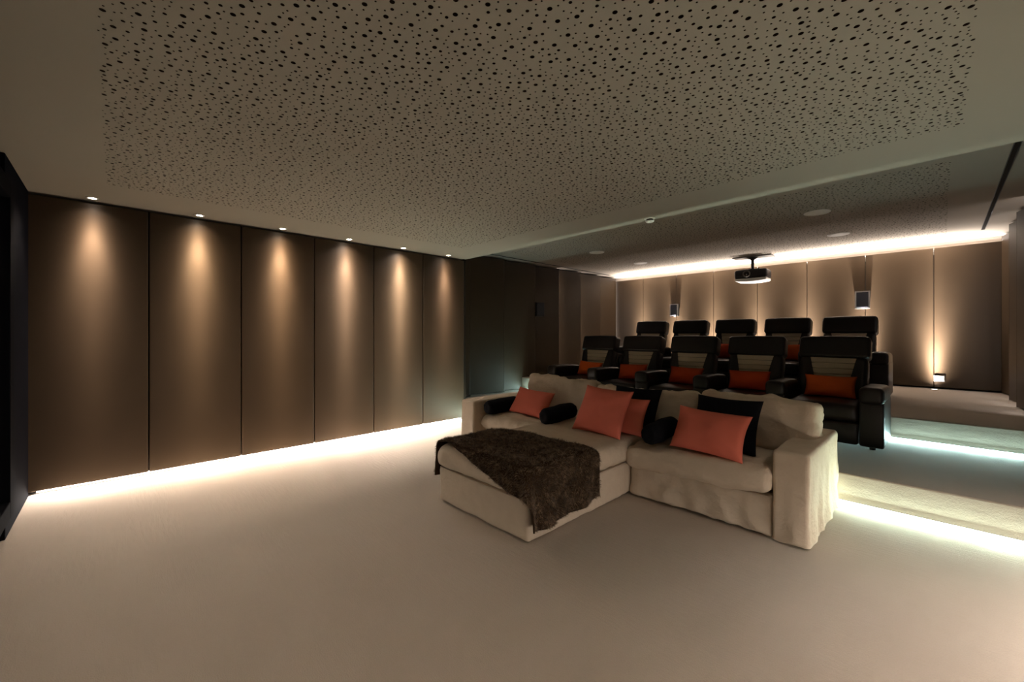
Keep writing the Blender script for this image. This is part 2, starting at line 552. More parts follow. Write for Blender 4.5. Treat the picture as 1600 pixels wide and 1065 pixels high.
# ------------------------------------------------------------------ rear side walls: angled panels with hidden vertical light strips
def angled_wall(name, sgn, xt, ys, lit, label):
    back = xt - sgn * 0.28
    lo, hi = min(back, back - sgn * 0.25), max(back, back - sgn * 0.25)
    wo = structure(boxes(name, [((lo, YE - 0.05, 0), (hi, YB + 0.3, ZC2 + 0.2))], M['gap']), label)
    for k in range(len(ys) - 1):
        yf, yn = ys[k], ys[k + 1]
        zb = (Z2 if yn >= Y2 - 0.05 else (Z1 if yf > Y1 + .2 else 0.0)) + 0.012
        xf, xn = xt, xt - sgn * 0.17
        t = 0.035
        poly = [(xf, yf), (xn, yn + 0.004), (xn - sgn * t, yn + 0.004), (xf - sgn * t, yf)]
        prism('wall_panel', poly, ZC2 - 0.03 - zb, M['panel'], wo, axis='z', off=zb, bevel=0.008)
        # return face closing the saw tooth towards the back
        ret = [(xf, yf + 0.001), (xf - sgn * 0.20, yf + 0.001), (xf - sgn * 0.20, yf + 0.012), (xf, yf + 0.012)]
        prism('return_panel', ret, ZC2 - 0.03 - zb, M['panel'], wo, axis='z', off=zb, bevel=0.002)
    for (y, e, where) in lit:
        s = empty('light_strip', (xt - sgn * 0.10, y + 0.026, Z2 + 0.02), 0, where, 'light strip', 'vertical light strips behind the angled panels')
        box('profile', (-0.03, -0.012, 0), (0.03, 0.0, ZC2 - Z2 - 0.08), M['silver'], s)
        box('diffuser', (-0.02, 0.0, 0.01), (0.02, 0.004, ZC2 - Z2 - 0.09), emis('strip_glow', C_COVE, 1.2), s)
        area('strip_light', (0, 0.008, (ZC2 - Z2) / 2), (R(90), 0, 0), 0.03, ZC2 - Z2 - 0.12, e, C_COVE, s)

angled_wall('wall_left_rear', 1, XL2, [9.80, 9.07, 8.22, 7.39, 6.59, 5.67, 4.80, 4.0],
            [(9.80, E_SLOT * 0.35, 'pink-white vertical light strip in the left rear corner'),
             (9.07, E_SLOT * 0.3, 'vertical light strip behind the angled left panel nearest the back wall'),
             (8.22, E_SLOT * 0.4, 'vertical light strip behind the second angled left panel from the back wall'),
             (7.39, E_SLOT * 0.4, 'vertical light strip behind the third angled left panel from the back wall')],
            'left rear wall of angled brown panels')
angled_wall('wall_right_rear', -1, XR2, [9.86, 8.87, 8.06, 7.25, 6.45, 5.65, 4.85, 4.05],
            [(8.87, E_SLOT * 0.3, 'vertical light strip behind the angled right panel nearest the back wall'),
             (8.06, E_SLOT * 0.4, 'vertical light strip behind the second angled right panel from the back wall'),
             (7.25, E_SLOT * 0.4, 'vertical light strip behind the third angled right panel from the back wall')],
            'right rear wall of angled brown panels')

# ------------------------------------------------------------------ back wall
wb = structure(boxes('wall_back', [((-6.7, YB + 0.12, 0), (1.3, YB + 0.3, ZC2 + 0.2))], M['gap']))
box('cove_face', (-6.4, YB + 0.112, ZC2 - 0.2), (0.9, YB + 0.12, ZC2), M['ceiling'], wb)
SEAM = [-6.25, -5.37, -4.49, -3.62, -2.725, -1.845, -0.96, -0.084, 0.80]
ZP = ZC2 - 0.10
for k in range(8):
    box('wall_panel', (SEAM[k] + 0.004, YB, Z2 + 0.03), (SEAM[k + 1] - 0.004, YB + 0.05, ZP), M['panel'], wb, bevel=0.009, seg=3)

# cove light on top of the back panels
cv = empty('cove_light', (-2.72, YB + 0.075, ZP - 0.02), 0, 'white light strip in the cove above the back wall panels', 'light strip')
box('profile', (-3.45, -0.03, -0.02), (3.45, 0.03, 0.0), M['silver'], cv)
box('diffuser', (-3.44, -0.012, 0.0), (3.44, 0.012, 0.006), emis('cove_glow', C_COVE, 6.0), cv)
area('cove_lamp', (0, -0.01, 0.014), (R(180 + 50), 0, 0), 6.85, 0.03, E_COVE, C_COVE, cv)

# floor uplights
for k in range(1, 8):
    names = {1: 'round floor uplight at the leftmost back wall seam', 2: 'round floor uplight under the small left speaker of the back wall',
             3: 'round floor uplight at the back wall seam left of the projector', 4: 'round floor uplight at the back wall seam below the projector',
             5: 'round floor uplight at the back wall seam right of the projector', 6: 'round floor uplight under the larger right speaker of the back wall',
             7: 'round floor uplight below the white wall plate'}
    u = empty('floor_uplight', (SEAM[k] + 0.01, YB - 0.11, Z2), 0, names[k], 'floor light', 'floor uplights along the back wall')
    lathe('trim_ring', [(0.055, 0.0), (0.055, 0.004), (0.052, 0.006), (0.040, 0.006), (0.038, 0.002)], M['steel'], u)
    lathe('lens', [(0.0, 0.0035), (0.038, 0.0035)], emis('uplight_glow', C_UP, 9.0), u)
    beam_spot('up_streak', (0, 0, 0.02), (R(180 - 1.0), 0, 0), E_UP_CORE * 2.0, C_UP, 0.06, 2.5, u)
    beam_spot('up_beam', (0, 0, 0.02), (R(180 - 1.0), 0, 0), E_UP_CORE, C_UP, 0.20, 4.0, u)

# white plate by the rightmost uplight
wp = empty('wall_plate', (-0.02, YB, 0.70), 0, 'small white wall plate low on the back wall beside a seam', 'wall plate')
box('surround', (-0.065, -0.010, -0.05), (0.065, 0.0, 0.05), M['silver'], wp, bevel=0.004)
box('face', (-0.054, -0.022, -0.04), (0.054, -0.009, 0.04), M['white'], wp, bevel=0.003)

# ------------------------------------------------------------------ step light strips and left wall floor strip
def step_strip(y, z, e, col, x0, x1, glow, label):
    s = empty('step_light', ((x0 + x1) / 2, y, z), 0, label, 'light strip', 'light strips along the platform risers')
    L = (x1 - x0) / 2
    prism('profile', [(-0.030, 0.001), (0, 0.001), (0, 0.031), (-0.003, 0.031), (-0.030, 0.004)], 2 * L, M['silver'], s, axis='x', off=-L)
    bm = bmesh.new()
    v = [bm.verts.new(p) for p in ((-L, -0.031, 0.005), (L, -0.031, 0.005), (L, -0.004, 0.032), (-L, -0.004, 0.032))]
    bm.faces.new(v)
    me = bpy.data.meshes.new('diffuser'); bm.to_mesh(me); bm.free()
    link('diffuser', me, emis('step_glow', col, glow), s, smooth=False)
    area('step_lamp', (0, -0.022, 0.024), (R(135), 0, R(180)), 2 * L, 0.03, e, col, s).rotation_euler = (R(-112), 0, 0)
step_strip(Y1, 0.0, E_STEP1, C_STEP1, -5.55, XR2, 6.0, 'yellow-white light strip at the foot of the lower platform behind the sofa')
step_strip(Y2, Z1, E_STEP2, C_STEP2, -6.1, XR2, 6.0, 'cool white light strip at the foot of the upper platform behind the front row')

Lf = (YE - YF) / 2 - 0.04
for sg, xw, eg, lab in ((1, XL, 1.0, 'long warm white light strip under the left wall panels'), (-1, XR, 0.6, 'long warm white light strip under the right wall panels')):
    fs = empty('floor_strip', (xw - sg * 0.06, (YF + YE) / 2, 0.0), 0 if sg > 0 else R(180), lab, 'light strip')
    box('profile', (-0.04, -Lf, 0.0), (-0.02, Lf, 0.03), M['silver'], fs)
    box('diffuser', (-0.02, -Lf, 0.006), (-0.014, Lf, 0.026), emis('floor_glow', C_FLOOR, 8.0), fs)
    area('floor_lamp', (0.035, 0, 0.030), (0, R(-50), 0), 0.03, 2 * Lf, E_FLOOR_LED * eg, C_FLOOR, fs)

# ------------------------------------------------------------------ downlights along both side walls
DL = [(1.0, 0.82, 0.68), (1.0, 0.81, 0.62), (1.0, 0.79, 0.60), (1.0, 0.87, 0.79), (1.0, 0.89, 0.79), (1.0, 0.82, 0.72)]
DE = [0.9, 1.15, 1.1, 0.9, 1.0, 0.6]
DT = [3.0, 4.0, 4.0, 9.0, 10.0, 5.0]       # strength of the narrow beam against the wall wash
DF = [0.45, 0.6, 0.8, 1.9, 2.0, 1.6]
ordn = ['leftmost', 'second from left', 'third from left', 'fourth from left', 'second from right', 'rightmost']
ordr = ['nearest the screen', 'second from the screen', 'third from the screen', 'fourth from the screen', 'second from the platforms', 'nearest the platforms']
for sg, xw in ((1, XL), (-1, XR)):
    for k in range(6):
        lab = 'small recessed ceiling downlight near the left panels, %s of the six' % ordn[k] if sg > 0 else 'recessed ceiling downlight along the right wall, %s' % ordr[k]
        d = empty('downlight', (xw + sg * 0.115, YF + (k + 0.5) * PW, ZC), 0 if sg > 0 else R(180), lab, 'downlight', 'downlights grazing the %s wall' % ('left' if sg > 0 else 'right'))
        lathe('trim_ring', [(0.045, 0.0), (0.045, -0.004), (0.042, -0.006), (0.030, -0.006), (0.027, -0.001)], M['white'], d)
        lathe('lens', [(0.0, -0.0025), (0.028, -0.0025)], emis('downlight_glow', (1, 0.9, 0.78), 60.0), d)
        e = DE[k] * (1.0 if sg > 0 else 0.5)
        beam_spot('core', (0, 0, -0.02), (0, R(8), 0), E_DOWN_CORE * e, DL[k], 0.20, 4.0, d)
        beam_spot('streak', (0, 0, -0.02), (0, R(2), 0), E_DOWN_CORE * e * DT[k], DL[k], 0.08, 2.5, d)
        spot('flood', (0, 0, -0.02), (0, R(-14), 0), E_DOWN_FLOOD * e * DF[k], DL[k], 52, 1.0, d)
        if k < 4:     # broad spill of the lamps away from the platforms
            spot('wide', (0, 0, -0.02), (R(-10 * sg), R(-30), 0), E_DOWN_WIDE * (1.0 if sg > 0 else 0.85), DL[k], 80, 0.7, d)
        if k in (3, 4):
            spot('reflector_ring', (0, 0, -0.02), (0, 0, 0), 45 * e, DL[k], 60, 0.12, d)

# ------------------------------------------------------------------ ceiling fittings
for (x, y, lab) in ((-4.50, 6.55, 'round white ceiling speaker, left one nearer the lower ceiling'), (-4.52, 8.22, 'round white ceiling speaker, left one nearer the back wall'),
                    (-1.09, 6.42, 'round white ceiling speaker, right one nearer the lower ceiling'), (-1.10, 8.06, 'round white ceiling speaker, right one nearer the back wall')):
    s = empty('ceiling_speaker', (x, y, ZC2), 0, lab, 'speaker', 'ceiling speakers')
    lathe('rim', [(0.140, 0.0), (0.140, -0.006), (0.134, -0.010), (0.126, -0.010), (0.126, -0.004)], M['white'], s, n=40)
    lathe('grille', [(0.0, -0.0085), (0.08, -0.0082), (0.126, -0.006)], M['white'], s, n=40)

sd = empty('smoke_detector', (-2.20, 4.20, ZC), 0, 'small white smoke detector at the edge of the lower ceiling', 'smoke detector')
lathe('base', [(0.058, 0.0), (0.058, -0.010), (0.052, -0.014), (0.0, -0.014)], M['white'], sd, n=32)
lathe('dark_slot', [(0.036, -0.014), (0.036, -0.030)], M['gap'], sd, n=32)
lathe('cap', [(0.046, -0.030), (0.046, -0.036), (0.036, -0.046), (0.0, -0.048)], M['white'], sd, n=32)

PZ = 2.615
pj = empty('projector', (-2.60, 9.15, PZ), R(3), 'black ceiling projector with white underside in front of the back wall', 'projector')
box('ceiling_plate', (-0.34, -0.12, ZC2 - PZ - 0.02), (0.34, 0.22, ZC2 - PZ), M['taupe'], pj, bevel=0.004)
lathe('mount_pole', [(0.11, ZC2 - PZ - 0.02), (0.06, ZC2 - PZ - 0.05), (0.028, ZC2 - PZ - 0.075), (0.028, 0.135), (0.05, 0.12), (0.09, 0.115), (0.09, 0.10)], M['black'], pj)
boxes('mount_bracket', [((-0.14, -0.12, 0.095), (-0.11, 0.14, 0.112)), ((0.11, -0.12, 0.095), (0.14, 0.14, 0.112)), ((-0.14, -0.03, 0.10), (0.14, 0.03, 0.118))], M['black'], pj)
def bowl(p, n):
    q = p.copy()
    if p.z < 0: q.z *= 1 + 0.9 * max(0, 1 - (p.x / 0.29) ** 2)
    return q
pbody = soft('body', (-0.29, -0.20, -0.085), (0.29, 0.20, 0.095), 0.05, M['black'], pj, step=0.06)
soft('underside', (-0.278, -0.18, -0.125), (0.278, 0.197, -0.070), 0.027, M['white'], pj, step=0.05, fn=bowl)
under(lathe('lens_ring', [(0.062, 0.0), (0.068, 0.012), (0.066, 0.03), (0.056, 0.032), (0.052, 0.012)], M['taupe'], pj, loc=(-0.06, -0.195, 0.008), rot=(R(90), 0, 0)), pbody)
under(lathe('lens', [(0.0, 0.022), (0.03, 0.019), (0.052, 0.008)], M['glass'], pj, loc=(-0.06, -0.195, 0.008), rot=(R(90), 0, 0)), pbody)

def wall_speaker(loc, rz, lab, wd=0.21, ht=0.32):
    s = empty('wall_speaker', loc, rz, lab, 'speaker')
    box('cabinet', (-wd / 2 + 0.008, -0.09, -ht / 2 + 0.008), (wd / 2 - 0.008, -0.0, ht / 2 - 0.008), M['black'], s, bevel=0.006)
    boxes('front_frame', [((-wd / 2, -0.108, -ht / 2), (-wd / 2 + 0.022, -0.09, ht / 2)), ((wd / 2 - 0.022, -0.108, -ht / 2), (wd / 2, -0.09, ht / 2)),
                          ((-wd / 2 + 0.022, -0.108, -ht / 2), (wd / 2 - 0.022, -0.09, -ht / 2 + 0.018)), ((-wd / 2 + 0.022, -0.108, ht / 2 - 0.018), (wd / 2 - 0.022, -0.09, ht / 2))], M['greyframe'], s)
    box('grille', (-wd / 2 + 0.022, -0.112, -ht / 2 + 0.022), (wd / 2 - 0.022, -0.098, ht / 2 - 0.022), M['grille'], s, bevel=0.006)
    box('wall_bracket', (-0.03, 0.0, -0.05), (0.03, 0.012, 0.05), M['black'], s)
    return s
wall_speaker((-0.99, YB - 0.012, 2.06), 0, 'black speaker with silver frame on the right half of the back wall')
wall_speaker((-4.50, YB - 0.012, 2.02), 0, 'black speaker with silver frame on the left half of the back wall', wd=0.20, ht=0.30)
s = empty('wall_speaker', (-6.165, 6.72, 1.98), R(78), 'black speaker on the dark angled panel of the left rear wall', 'speaker')
box('cabinet', (-0.11, -0.10, -0.15), (0.11, 0.0, 0.15), M['black'], s, bevel=0.006)
box('grille', (-0.095, -0.110, -0.135), (0.095, -0.098, 0.135), M['grille'], s, bevel=0.005)

# ------------------------------------------------------------------ recliners
def wob(amp, sc, seed):
    def fn(p, n):
        return p + n * amp * N3(p, sc, seed)
    return fn

def make_recliner(label, left_arm=False, right_arm=True):
    r = empty('recliner', (0, 0, 0), 0, label, 'recliner')
    sw = 0.322
    L = M['leather']
    soft('base', (-sw + 0.02, 0.08, 0.03), (sw - 0.02, 0.72, 0.27), 0.02, L, r, step=0.3, nr=2)
    soft('footrest', (-sw + 0.004, 0.0, 0.035), (sw - 0.004, 0.09, 0.256), 0.03, L, r, step=0.08, nr=3, fn=wob(0.004, 6, 1))
    def seat_fn(p, n):
        q = p.copy()
        if n.z > 0.2: q.z += 0.018 * (1 - (p.x / sw) ** 2) * (1 - (p.y / 0.34) ** 2)
        return q + n * 0.004 * N3(p, 7, 2)
    soft('seat', (-sw + 0.004, -0.005, 0.262), (sw - 0.004, 0.64, 0.44), 0.055, L, r, step=0.06, fn=seat_fn)
    # reclined back: local frame with z along the back, tilted
    tilt = R(17)
    bk = soft('backrest', (-sw - 0.005, -0.09, 0.0), (sw + 0.005, 0.09, 0.56), 0.06, L, r, step=0.05,
              fn=lambda p, n: p + n * 0.005 * N3(p, 6, 3) + Vector((0, -0.020 * abs(p.x / sw) ** 2.5 if n.y < -0.3 else 0, 0)))
    def place(o, v, along):
        # position along the tilted back
        o.rotation_euler = (-tilt, 0, 0)
        o.location = (0, 0.70 + along * math.sin(tilt) + v * math.cos(tilt), 0.36 + along * math.cos(tilt) - v * math.sin(tilt))
    place(bk, 0.0, 0.28)
    hr = soft('headrest', (-0.345, -0.10, -0.135), (0.345, 0.10, 0.135), 0.045, L, r, step=0.06,
              fn=lambda p, n: p + n * 0.004 * N3(p, 6, 4) + Vector((0, 0, 0.006 * (1 - (p.x / 0.345) ** 2) if n.z > 0.4 else 0)))
    place(hr, -0.025, 0.66)
    # taupe insert in padded strips, a trapezium narrowing downwards
    z0, nst, hh = 0.530, 6, 0.068
    for k in range(nst):
        zt, zb = z0 - k * hh, z0 - (k + 1) * hh + 0.003
        def hw(z): return 0.135 + (z - 0.10) * 0.205
        poly = [(-hw(zt), zt), (hw(zt), zt), (hw(zb), zb), (-hw(zb), zb)]
        st = prism('insert_strip', [(a, b - 0.28) for a, b in poly], 0.022, M['insert'], r, axis='y', off=-0.098, bevel=0.007)
        place(st, 0.0, 0.28)
        under(st, bk)
    def arm(side):
        x0 = sw if side > 0 else -sw - 0.196
        a = soft('armrest', (x0, 0.0, 0.03), (x0 + 0.196, 0.76, 0.50), 0.025, L, r, step=0.15, nr=3)
        pad = soft('arm_pad', (x0 - 0.003, -0.03, 0.462), (x0 + 0.199, 0.70, 0.638), 0.052, L, r, step=0.05,
             fn=lambda p, n: p + n * 0.004 * N3(p, 7, 5) + Vector((0, 0, -0.02 * max(0.0, (p.y) / 0.35))))
        under(pad, a)
        cring = lathe('cup_ring', [(0.038, 0.0), (0.042, 0.004), (0.048, 0.004), (0.050, 0.0), (0.048, -0.01), (0.038, -0.03)], M['taupe'], r, loc=(x0 + 0.098, 0.13, 0.634))
        under(cring, a)
        for yy in (0.08, 0.66):
            under(lathe('foot', [(0.024, 0.0), (0.028, 0.035)], M['black'], r, loc=(x0 + 0.10, yy, 0.0), n=12), a)
    if right_arm: arm(1)
    if left_arm: arm(-1)
    for xx in (-0.2, 0.2):
        lathe('foot', [(0.024, 0.0), (0.028, 0.035)], M['black'], r, loc=(xx, 0.64, 0.0), n=12)
    return r

def copy_tree(o, parent=None):
    c = o.copy()
    COL.objects.link(c)
    c.parent = parent
    c.matrix_parent_inverse = o.matrix_parent_inverse.copy()
    for ch in [x for x in o.children]:
        copy_tree(ch, c)
    return c

PITCH = 0.842
ROW1 = dict(x5=-0.905, y=5.48, z=Z1)
ROW2 = dict(x5=-1.015, y=7.62, z=Z2)
pos_word = ['leftmost', 'second from left', 'middle', 'second from right', 'rightmost']
protoA = make_recliner('tmp', left_arm=True)
protoB = make_recliner('tmp')
usedA = usedB = False
for rw, rn in ((ROW1, 'front'), (ROW2, 'rear')):
    for k in range(5):
        if k == 0:
            o = protoA if not usedA else copy_tree(protoA); usedA = True
        else:
            o = protoB if not usedB else copy_tree(protoB); usedB = True
        o.location = (rw['x5'] - (4 - k) * PITCH, rw['y'], rw['z'])
        if rn == 'rear': o.scale = (1, 1, 1.045)
        o['label'] = 'dark brown leather recliner with taupe striped back, %s in the %s row' % (pos_word[k], rn)
        o['group'] = 'recliners in the %s row' % rn

# ------------------------------------------------------------------ pillows
def pillow_me(wd, ht, dp, seed, pinch=0.075, n=30):
    verts, faces = [], []
    for s in (1, -1):
        for j in range(n + 1):
            for i in range(n + 1):
                u, v = -1 + 2 * i / n, -1 + 2 * j / n
                u2, v2 = math.sin(u * math.pi / 2) * 0.35 + u * 0.65, math.sin(v * math.pi / 2) * 0.35 + v * 0.65
                x = wd / 2 * u2 * (1 - pinch * (1 - v2 * v2))
                y = ht / 2 * v2 * (1 - pinch * (1 - u2 * u2))
                tk = dp / 2 * (max(0, 1 - abs(u2) ** 2.6) * max(0, 1 - abs(v2) ** 2.6)) ** 0.55
                p = Vector((x, y, 0))
                rdg = max(0.0, 1 - 2.2 * abs(N3((u * 1.3 + v * 0.9, v * 1.3 - u * 0.6, seed), 1.6, seed + 6))) ** 2
                wr = 0.14 * N3(p, 9, seed) + 0.07 * N3(p, 22, seed + 3) + 0.16 * rdg * (abs(u) * abs(v)) ** 0.5
                z = s * (tk * (1 + wr) + (0.004 if abs(u) < 1 and abs(v) < 1 else 0.0)) + 0.012 * N3(p, 5, seed + 9)
                verts.append((x, z, y))
    m_ = (n + 1) ** 2
    for q in range(2):
        for j in range(n):
            for i in range(n):
                a = q * m_ + j * (n + 1) + i
                f = (a, a + 1, a + n + 2, a + n + 1)
                faces.append(f if q else f[::-1])
    me = me_from(verts, faces)
    bm = bmesh.new(); bm.from_mesh(me)
    bmesh.ops.remove_doubles(bm, verts=bm.verts, dist=1e-5)
    bmesh.ops.recalc_face_normals(bm, faces=bm.faces)
    bm.to_mesh(me); bm.free()
    return me

def pillow(name, wd, ht, dp, base, yaw, lean, roll, m, label, cat='pillow', seed=0, group=None):
    """base = bottom edge centre; pillow plane faces -Y before yaw; lean tips the top backwards"""
    o = link(name, pillow_me(wd, ht, dp, seed), m)
    rot = Matrix.Rotation(R(yaw), 4, 'Z') @ Matrix.Rotation(R(-lean), 4, 'X') @ Matrix.Rotation(R(roll), 4, 'Y')
    o.matrix_world = Matrix.Translation(Vector(base)) @ rot @ Matrix.Translation(Vector((0, 0, ht / 2)))
    return tag(o, label, cat, group)

# recliner pillows
for k, m_, lab in ((0, 'orange', 'orange lumbar pillow on the leftmost front row recliner'), (1, 'red', 'rust red lumbar pillow on the second front row recliner from left'),
                   (2, 'red', 'rust red lumbar pillow on the middle front row recliner'), (3, 'red', 'rust red lumbar pillow on the second front row recliner from right'),
                   (4, 'orange', 'burnt orange lumbar pillow on the rightmost front row recliner')):
    x = ROW1['x5'] - (4 - k) * PITCH
    pillow('lumbar_pillow', 0.49, 0.26, 0.13, (x + 0.01, ROW1['y'] + 0.455, Z1 + 0.452), (-2, 2, -1, 3, 0)[k], 20, (3, -2, 1, -1, 0)[k], M[m_], lab, seed=20 + k, group='lumbar pillows on the recliners')
for k, m_, lab in ((2, 'red', 'rust red pillow on the middle rear row recliner'), (3, 'orange', 'orange pillow on the second rear row recliner from right')):
    x = ROW2['x5'] - (4 - k) * PITCH
    pillow('lumbar_pillow', 0.50, 0.29, 0.13, (x + 0.01, ROW2['y'] + 0.50, Z2 + 0.472), 0, 20, 0, M[m_], lab, seed=40 + k, group='lumbar pillows on the recliners')

# ------------------------------------------------------------------ sofa
sofa = empty('sectional_sofa', (-2.4, 3.3, 0), 0, 'cream slipcovered sectional sofa with a chaise in the middle', 'sofa')
SO = Vector(sofa.location)
def sv(p): return (p[0] - SO.x, p[1] - SO.y, p[2] - SO.z)
def sofa_part(name, lo, hi, r, step=0.03, fn=None, rot=(0, 0, 0), nr=5):
    return soft(name, sv(lo), sv(hi), r, M['linen'], sofa, step, fn, nr, rot)

def cloth(amp, seed, vert=0.0, flare=0.0, h=0.6, hem=0.0):
    def fn(p, n):
        rd = 1 - 2 * abs(N3((p.x + p.y + 0.5 * p.z, p.y, p.z * 0.7), 7.0, seed + 11))      # ridged creases
        q = p + n * (amp * N3(p, 4.0, seed) + amp * 0.5 * N3(p, 11.0, seed + 2) + amp * 0.55 * max(0.0, rd) ** 3 + amp * 0.25 * N3(p, 25.0, seed + 5))
        if vert and abs(n.z) < 0.5:      # vertical folds growing towards the hem
            t = max(0.0, 0.5 - p.z / h)
            a = (p.x + p.y) * 26 + 3 * N3(p, 3, seed)
            q += Vector((n.x, n.y, 0)) * (vert * t * t * math.sin(a + seed) * (0.5 + 0.5 * N3((p.x, p.y, 0), 5, seed)))
        if flare and p.z < 0:
            t = min(1.0, -p.z / (h / 2))
            q += Vector((n.x, n.y, 0)) * flare * t * t
        if hem and p.z < -h * 0.35:
            q.z += hem * N3((p.x, p.y, 0), 7, seed + 1)
        return q
    return fn

sofa_part('arm', (-4.20, 3.15, 0.01), (-3.94, 4.36, 0.62), 0.03, fn=cloth(0.0055, 1, 0.03, 0.0))
sofa_part('arm', (-0.815, 3.29, 0.012), (-0.60, 4.36, 0.635), 0.026, step=0.022, fn=cloth(0.0055, 2, 0.025, 0.012, hem=0.016))
sofa_part('back_frame', (-4.12, 4.10, 0.01), (-0.66, 4.37, 0.64), 0.05, step=0.06, fn=cloth(0.008, 3))
sofa_part('seat_base', (-3.95, 3.32, 0.012), (-3.02, 4.12, 0.29), 0.03, step=0.02, fn=cloth(0.006, 4, 0.12, 0, 0.3))
sofa_part('chaise_base', (-3.01, 2.02, 0.008), (-1.945, 4.12, 0.30), 0.035, fn=cloth(0.006, 5, 0.0, 0.006, 0.3))
sofa_part('seat_base', (-1.935, 3.32, 0.012), (-0.81, 4.12, 0.30), 0.035, step=0.022, fn=cloth(0.014, 6, 0.03, 0.012, 0.3))

def cushion_fn(hx, hy, hz, crown, amp, seed, sag=None, sharp=0.0):
    def fn(p, n):
        q = p.copy()
        cx, cy = max(0, 1 - (p.x / hx) ** 2), max(0, 1 - (p.y / hy) ** 2)
        if p.z > 0:
            q.z += crown * cx ** 0.5 * cy ** 0.5
        rd = 1 - 2 * abs(N3((p.x * 0.8 + p.y * 0.5, p.y * 1.5 - 0.4 * p.x, p.z), 5.5, seed + 9))
        d = amp * N3(p, 3.5, seed) + amp * 0.8 * max(0.0, rd) ** 3 + amp * 0.7 * abs(N3((p.x * 1.0, p.y * 2.2, p.z), 6.0, seed + 4)) + amp * 0.3 * N3(p, 18, seed + 7)
        q += n * d
        if sag: q = sag(q)
        return q
    return fn
sofa_part('seat_cushion', (-3.96, 3.25, 0.27), (-3.0, 4.06, 0.435), 0.075, step=0.022, fn=cushion_fn(0.48, 0.40, 0.09, 0.03, 0.016, 11))
sofa_part('chaise_cushion', (-3.03, 1.99, 0.298), (-1.925, 4.06, 0.475), 0.078, step=0.025, fn=cushion_fn(0.55, 1.03, 0.09, 0.028, 0.011, 12))
sofa_part('seat_cushion', (-1.955, 3.24, 0.290), (-0.812, 4.06, 0.465), 0.070, step=0.024,
          fn=cushion_fn(0.58, 0.41, 0.09, 0.03, 0.013, 13, sag=lambda q: q + Vector((0, 0, 0.03 * (q.x / 0.58)))))

def back_fn(hx, hz, amp, seed, droop=0.0):
    def fn(p, n):
        q = p.copy()
        b = max(0, 1 - (p.x / hx) ** 2) ** 0.6 * max(0, 1 - (p.z / hz) ** 2) ** 0.6
        q.y += (0.05 * b) * (1 if p.y > 0 else -1)
        # slack fabric: soft diagonal creases
        rd = 1 - 2 * abs(N3((p.x - 0.8 * p.z, p.y, p.z + 0.3 * p.x), 5.0, seed + 12))
        q += n * (amp * N3(p, 4.0, seed) + amp * 1.1 * max(0.0, rd) ** 3 + amp * 0.8 * abs(N3((p.x + p.z, p.y, p.z * 1.6 - p.x * 0.4), 6.5, seed + 2)) + amp * 0.25 * N3(p, 20, seed + 6))
        q.z -= droop * (abs(p.x) / hx) ** 2 * (1 if p.z > 0 else 0)
        q.z += 0.012 * N3((p.x, 0, 0), 4, seed)
        return q
    return fn
def back_cushion(x0, x1, y, z0, z1, lean, seed, yaw=0.0, roll=0.0, dp=0.20):
    wd, ht = x1 - x0, z1 - z0
    o = soft('back_cushion', (0, 0, 0), (wd, dp, ht), 0.05, M['linen'], sofa, 0.024, back_fn(wd / 2, ht / 2, 0.017, seed), 5)
    o.location = sv(((x0 + x1) / 2, y, (z0 + z1) / 2))
    o.rotation_euler = (R(-lean), R(roll), R(yaw))
    return o
back_cushion(-3.74, -2.72, 3.95, 0.43, 0.895, 14, 21, yaw=-2, roll=1.2)
back_cushion(-2.69, -1.57, 3.97, 0.45, 0.855, 16, 22, yaw=1, roll=-0.5)
back_cushion(-1.53, -0.66, 3.95, 0.47, 0.90, 15, 23, yaw=-1, roll=1.0)

# piping along the chaise crease and hems
def hem_tube(name, pts, rad, m, parent):
    cu = bpy.data.curves.new(name, 'CURVE')
    cu.dimensions = '3D'; cu.bevel_depth = rad; cu.bevel_resolution = 1
    sp = cu.splines.new('POLY'); sp.points.add(len(pts) - 1)
    for q, p in zip(sp.points, pts): q.co = (*p, 1)
    tmp = bpy.data.objects.new(name, cu); COL.objects.link(tmp)
    me = bpy.data.meshes.new_from_object(tmp.evaluated_get(bpy.context.evaluated_depsgraph_get()))
    bpy.data.objects.remove(tmp, do_unlink=True)
    return link(name, me, m, parent)
hem_tube('piping', [sv(p) for p in ((-3.0, 4.0, 0.296), (-3.012, 2.05, 0.296), (-2.98, 2.018, 0.296), (-1.97, 2.018, 0.296), (-1.942, 2.05, 0.296), (-1.942, 3.3, 0.296))], 0.005, M['linen_dark'], sofa)

hem_tube('piping', [sv(p) for p in ((-1.93, 3.34, 0.292), (-1.90, 3.316, 0.292), (-0.83, 3.316, 0.292))], 0.005, M['linen_dark'], sofa)

# ------------------------------------------------------------------ sofa pillows and bolsters
G = 'scatter pillows on the sofa'
pillow('throw_pillow', 0.56, 0.34, 0.15, (-3.40, 3.50, 0.475), 4, 32, 4, M['coral'], 'coral rectangular pillow beside the left sofa arm', seed=1, group=G)
pillow('throw_pillow', 0.50, 0.48, 0.15, (-2.235, 3.22, 0.505), 8, 32, 4, M['coral'], 'square coral pillow in the middle of the sofa, foremost', seed=2, group=G)
pillow('throw_pillow', 0.50, 0.36, 0.13, (-2.12, 3.42, 0.505), 4, 26, 1, M['coral'], 'coral pillow tucked behind the square coral pillow', seed=3, group=G)
pillow('throw_pillow', 0.50, 0.44, 0.13, (-2.10, 3.60, 0.505), 2, 24, 1, M['velvet'], 'black pillow behind the two middle coral pillows', seed=4, group=G)
pillow('throw_pillow', 0.58, 0.36, 0.16, (-1.285, 3.31, 0.50), -6, 26, 1.0, M['coral'], 'coral rectangular pillow on the right sofa seat', seed=5, group=G)
